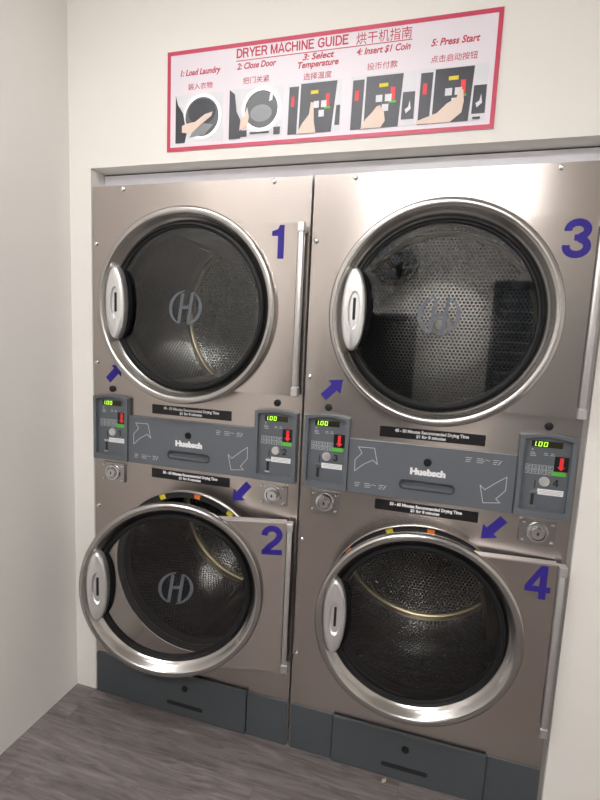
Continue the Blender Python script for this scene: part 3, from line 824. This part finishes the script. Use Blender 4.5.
# five little photographs printed on the sign
PX = [(0.032, 0.200), (0.222, 0.399), (0.413, 0.578), (0.606, 0.792), (0.798, 0.981)]
PZ0, PZ1 = 0.024, 0.169
def clip(P, x0, x1, z0, z1):
    def cut(P, f, inter):
        out = []
        for i in range(len(P)):
            a, b = P[i], P[(i+1) % len(P)]
            if f(a): out.append(a)
            if f(a) != f(b): out.append(inter(a, b))
        return out
    def ix(v): return lambda a, b: (v, a[1]+(b[1]-a[1])*(v-a[0])/(b[0]-a[0]))
    def iz(v): return lambda a, b: (a[0]+(b[0]-a[0])*(v-a[1])/(b[1]-a[1]), v)
    for f, g in ((lambda p: p[0] >= x0, ix(x0)), (lambda p: p[0] <= x1, ix(x1)), (lambda p: p[1] >= z0, iz(z0)), (lambda p: p[1] <= z1, iz(z1))):
        if P: P = cut(P, f, g)
    return P
LAY = ['base']
for i, (x0, x1) in enumerate(PX):
    w = x1-x0; h = PZ1-PZ0
    bm = nb(); add_prism(bm, rc(x0, x1, PZ0, PZ1), -0.0034, -0.0028)
    pic = link('sign_picture', bm, PHOTO_W, sg)
    lvl = [0]
    def put(mat, P, name):
        Q = clip([(x0+a*w, PZ0+b*h) for a, b in P], x0, x1, PZ0, PZ1)
        if len(Q) < 3: return
        lvl[0] += 1
        b_ = nb(); yy = -0.0034-lvl[0]*0.00022
        add_prism(b_, Q, yy-0.0002, yy+0.0001); link(name, b_, mat, pic)
    C = lambda cx, cz, r, s=1.0: [(cx+r*cos(t*pi/18), cz+r*s*sin(t*pi/18)*w/h) for t in range(36)]
    if i == 0:
        put(SATIN, C(0.56, 0.52, 0.40), 'printed_ring'); put(PHOTO_M, C(0.56, 0.52, 0.35), 'printed_door')
        put(PHOTO_D, C(0.56, 0.62, 0.29, 0.8), 'printed_drum')
        put(PHOTO_G, [(0.30, 0.10), (0.62, 0.14), (0.80, 0.34), (0.60, 0.38), (0.40, 0.28)], 'printed_laundry')
        put(PHOTO_D, [(0, 0), (0.20, 0), (0.24, 0.2), (0.16, 0.62), (0.05, 0.8), (0, 1)], 'printed_sleeve')
        put(PHOTO_S, [(0.14, 0.22), (0.34, 0.18), (0.52, 0.34), (0.76, 0.52), (0.78, 0.60), (0.62, 0.56), (0.42, 0.42), (0.26, 0.40), (0.14, 0.36)], 'printed_hand')
    elif i == 1:
        put(SATIN, C(0.60, 0.56, 0.36), 'printed_ring'); put(PHOTO_M, C(0.60, 0.56, 0.31), 'printed_door'); put(PHOTO_G, C(0.60, 0.48, 0.20, 0.7), 'printed_drum')
        put(PHOTO_W, [(0.74, 0.70), (0.80, 0.72), (0.82, 0.90), (0.76, 0.86)], 'printed_glint')
        put(PHOTO_D, [(0.22, 0.03), (0.34, 0.03), (0.34, 0.16), (0.22, 0.16)], 'printed_control'); put(PHOTO_D, [(0.84, 0.03), (0.96, 0.03), (0.96, 0.18), (0.84, 0.18)], 'printed_control')
        put(PHOTO_D, [(0.40, 0.07), (0.76, 0.07), (0.76, 0.11), (0.40, 0.11)], 'printed_slot')
        put(PHOTO_D, [(0, 0), (0.22, 0), (0.26, 0.28), (0.14, 0.55), (0.10, 0.9), (0, 1)], 'printed_sleeve')
        put(PHOTO_S, [(0.20, 0.16), (0.34, 0.22), (0.38, 0.42), (0.34, 0.62), (0.29, 0.46), (0.22, 0.38)], 'printed_hand')
    else:
        a = (0.0, 0.06, 0.0)[i-2]
        put(PHOTO_D, [(0.02, 0), (0.19, 0), (0.21, 0.93), (0.03, 0.93)], 'printed_panel')
        put(PHOTO_D, [(0.23, 0), (0.76, 0), (0.80, 0.97), (0.24, 0.97)] if i != 2 else [(0.23, 0), (0.84, 0), (0.92, 0.97), (0.25, 0.97)], 'printed_panel')
        put(PHOTO_D, [(0.80, 0.12), (0.99, 0.12), (0.99, 0.62), (0.81, 0.62)] if i != 2 else [(0.9, 0.12), (0.99, 0.12), (0.99, 0.5), (0.92, 0.5)], 'printed_cover')
        put(REDS, [(0.07, 0.54), (0.13, 0.54), (0.13, 0.74), (0.07, 0.74)], 'printed_arrow')
        xr = 0.62 if i != 2 else 0.72
        put(REDS, [(xr, 0.50), (xr+0.07, 0.50), (xr+0.07, 0.74), (xr, 0.74)], 'printed_arrow')
        put(GREENS, [(xr-0.02, 0.45), (xr+0.09, 0.45), (xr+0.09, 0.49), (xr-0.02, 0.49)], 'printed_start')
        put(YEL, [(0.44, 0.75), (0.58, 0.75), (0.58, 0.82), (0.44, 0.82)], 'printed_display')
        for (u, v) in ((0.40, 0.48), (0.54, 0.48), (0.50, 0.30)):
            if i == 2: u += 0.10
            put(PHOTO_W, [(u, v), (u+0.10, v), (u+0.10, v+0.13), (u, v+0.13)], 'printed_key')
        if i > 2: put(PHOTO_W, [(0.87, 0.22), (0.94, 0.30), (0.92, 0.46), (0.90, 0.34), (0.85, 0.30)], 'printed_outline')
        H1 = [(0.20, 0.0), (0.56, 0.0), (0.52, 0.22), (0.50, 0.58), (0.45, 0.60), (0.42, 0.36), (0.30, 0.20)]
        H2 = [(0.18, 0.0), (0.50, 0.0), (0.56, 0.12), (0.54, 0.28), (0.47, 0.42), (0.42, 0.40), (0.36, 0.30), (0.26, 0.18)]
        H3 = [(0.0, 0.0), (0.50, 0.0), (0.66, 0.16), (0.68, 0.36), (0.66, 0.56), (0.61, 0.58), (0.57, 0.42), (0.44, 0.34), (0.30, 0.18), (0.0, 0.06)]
        put(PHOTO_S, (H1, H2, H3)[i-2], 'printed_hand')
        if i == 4: put(PHOTO_D, [(0.82, 0.02), (0.93, 0.02), (0.93, 0.06), (0.82, 0.06)], 'printed_slot')

# ------------------------------------------------------------------ small litter on the floor
bm = nb()
pts = [(-0.009, -0.003), (-0.003, 0.006), (0.004, 0.003), (0.010, 0.006), (0.008, -0.003), (0.001, -0.007), (-0.005, -0.008)]
lo = [bm.verts.new((a, b, 0.0002)) for a, b in pts]; hi = [bm.verts.new((a*0.7, b*0.7+0.001, 0.004+0.0015*sin(3*a*300))) for a, b in pts]
bm.faces.new(lo[::-1]); bm.faces.new(hi)
for i in range(len(pts)):
    j = (i+1) % len(pts); bm.faces.new((lo[i], lo[j], hi[j], hi[i]))
c_ = link('paper_scrap', bm, plain('crumpled_beige', (0.52, 0.45, 0.36), 0.8), None, loc=(1.151, -0.028, 0.0), rot=(0, 0, 0.4))
tag(c_, 'tiny beige scrap lying on the floor in front of the right drawer', 'litter')

# ------------------------------------------------------------------ back of the room, seen only in the door glass
sh = empty('louvred_shutter', (2.32, YB, 0.0)); tag(sh, 'grey louvred shutter on the back wall, reflected in door 3', 'shutter')
bm = nb()
add_ring_prism(bm, rc(-0.60, 0.60, 0.02, 2.05), rc(-0.54, 0.54, 0.08, 1.99), 0.0, 0.05)
o = link('frame', bm, plain('shutter_frame', (0.12, 0.13, 0.14), 0.5), sh)
bm = nb()
for k in range(19):
    z = 0.12+k*0.098
    vs = [(-0.54, 0.012, z), (0.54, 0.012, z), (0.54, 0.045, z+0.075), (-0.54, 0.045, z+0.075)]
    a = [bm.verts.new(v) for v in vs]; b = [bm.verts.new((v[0], v[1]-0.006, v[2]+0.002)) for v in vs]
    bm.faces.new(a); bm.faces.new(b[::-1])
    for i in range(4): bm.faces.new((a[i], b[i], b[(i+1) % 4], a[(i+1) % 4]))
link('slats', bm, plain('shutter_slats', (0.26, 0.30, 0.34), 0.45), sh)
fan = empty('wall_fan', (0.80, YB, 2.20)); tag(fan, 'dark round wall fan on the back wall, reflected in door 3', 'fan')
FM = plain('fan_black', (0.03, 0.03, 0.03), 0.4)
bm = nb()
for r in (0.22, 0.17, 0.12, 0.07):
    for yy in (0.19, 0.30):
        if yy == 0.30 and r > 0.2: continue
        add_lathe(bm, [(r+0.003, yy), (r, yy+0.003), (r-0.003, yy), (r, yy-0.003), (r+0.003, yy)], 0, 0, 40)
for k in range(24):
    a = 2*pi*k/24
    add_stroke(bm, [(0.05*cos(a), 0.05*sin(a)), (0.22*cos(a), 0.22*sin(a))], 0.003, 0.187, 0.192)
o = link('cage', bm, FM, fan)
bm = nb(); add_box(bm, -0.05, 0.05, 0.0, 0.04, -0.12, 0.12, 0.005); add_box(bm, -0.02, 0.02, 0.03, 0.19, -0.03, 0.03, 0.004); link('bracket', bm, FM, fan)
bm = nb()
for k in range(3):
    a = 2*pi*k/3
    P = [(0.03*cos(a), 0.03*sin(a)), (0.20*cos(a-0.25), 0.20*sin(a-0.25)), (0.205*cos(a+0.25), 0.205*sin(a+0.25)), (0.15*cos(a+0.7), 0.15*sin(a+0.7))]
    add_prism(bm, P, 0.24, 0.244)
add_lathe(bm, [(0, 0.27), (0.04, 0.26), (0.045, 0.20), (0.045, 0.19)], 0, 0, 24)
link('blades', bm, PHOTO_G, fan)
cb = empty('dark_cabinet', (0.62, YB, 0.0)); tag(cb, 'tall dark cabinet against the back wall, reflected at the left of door 3', 'cabinet')
bm = nb(); add_box(bm, -0.50, 0.42, 0.01, 0.45, 0.0, 1.66, 0.005); link('body', bm, plain('counter_dark', (0.03, 0.032, 0.035), 0.4), cb)
bm = nb(); add_box(bm, -0.52, 0.44, 0.008, 0.47, 1.66, 1.69, 0.004); link('top', bm, PHOTO_M, cb)
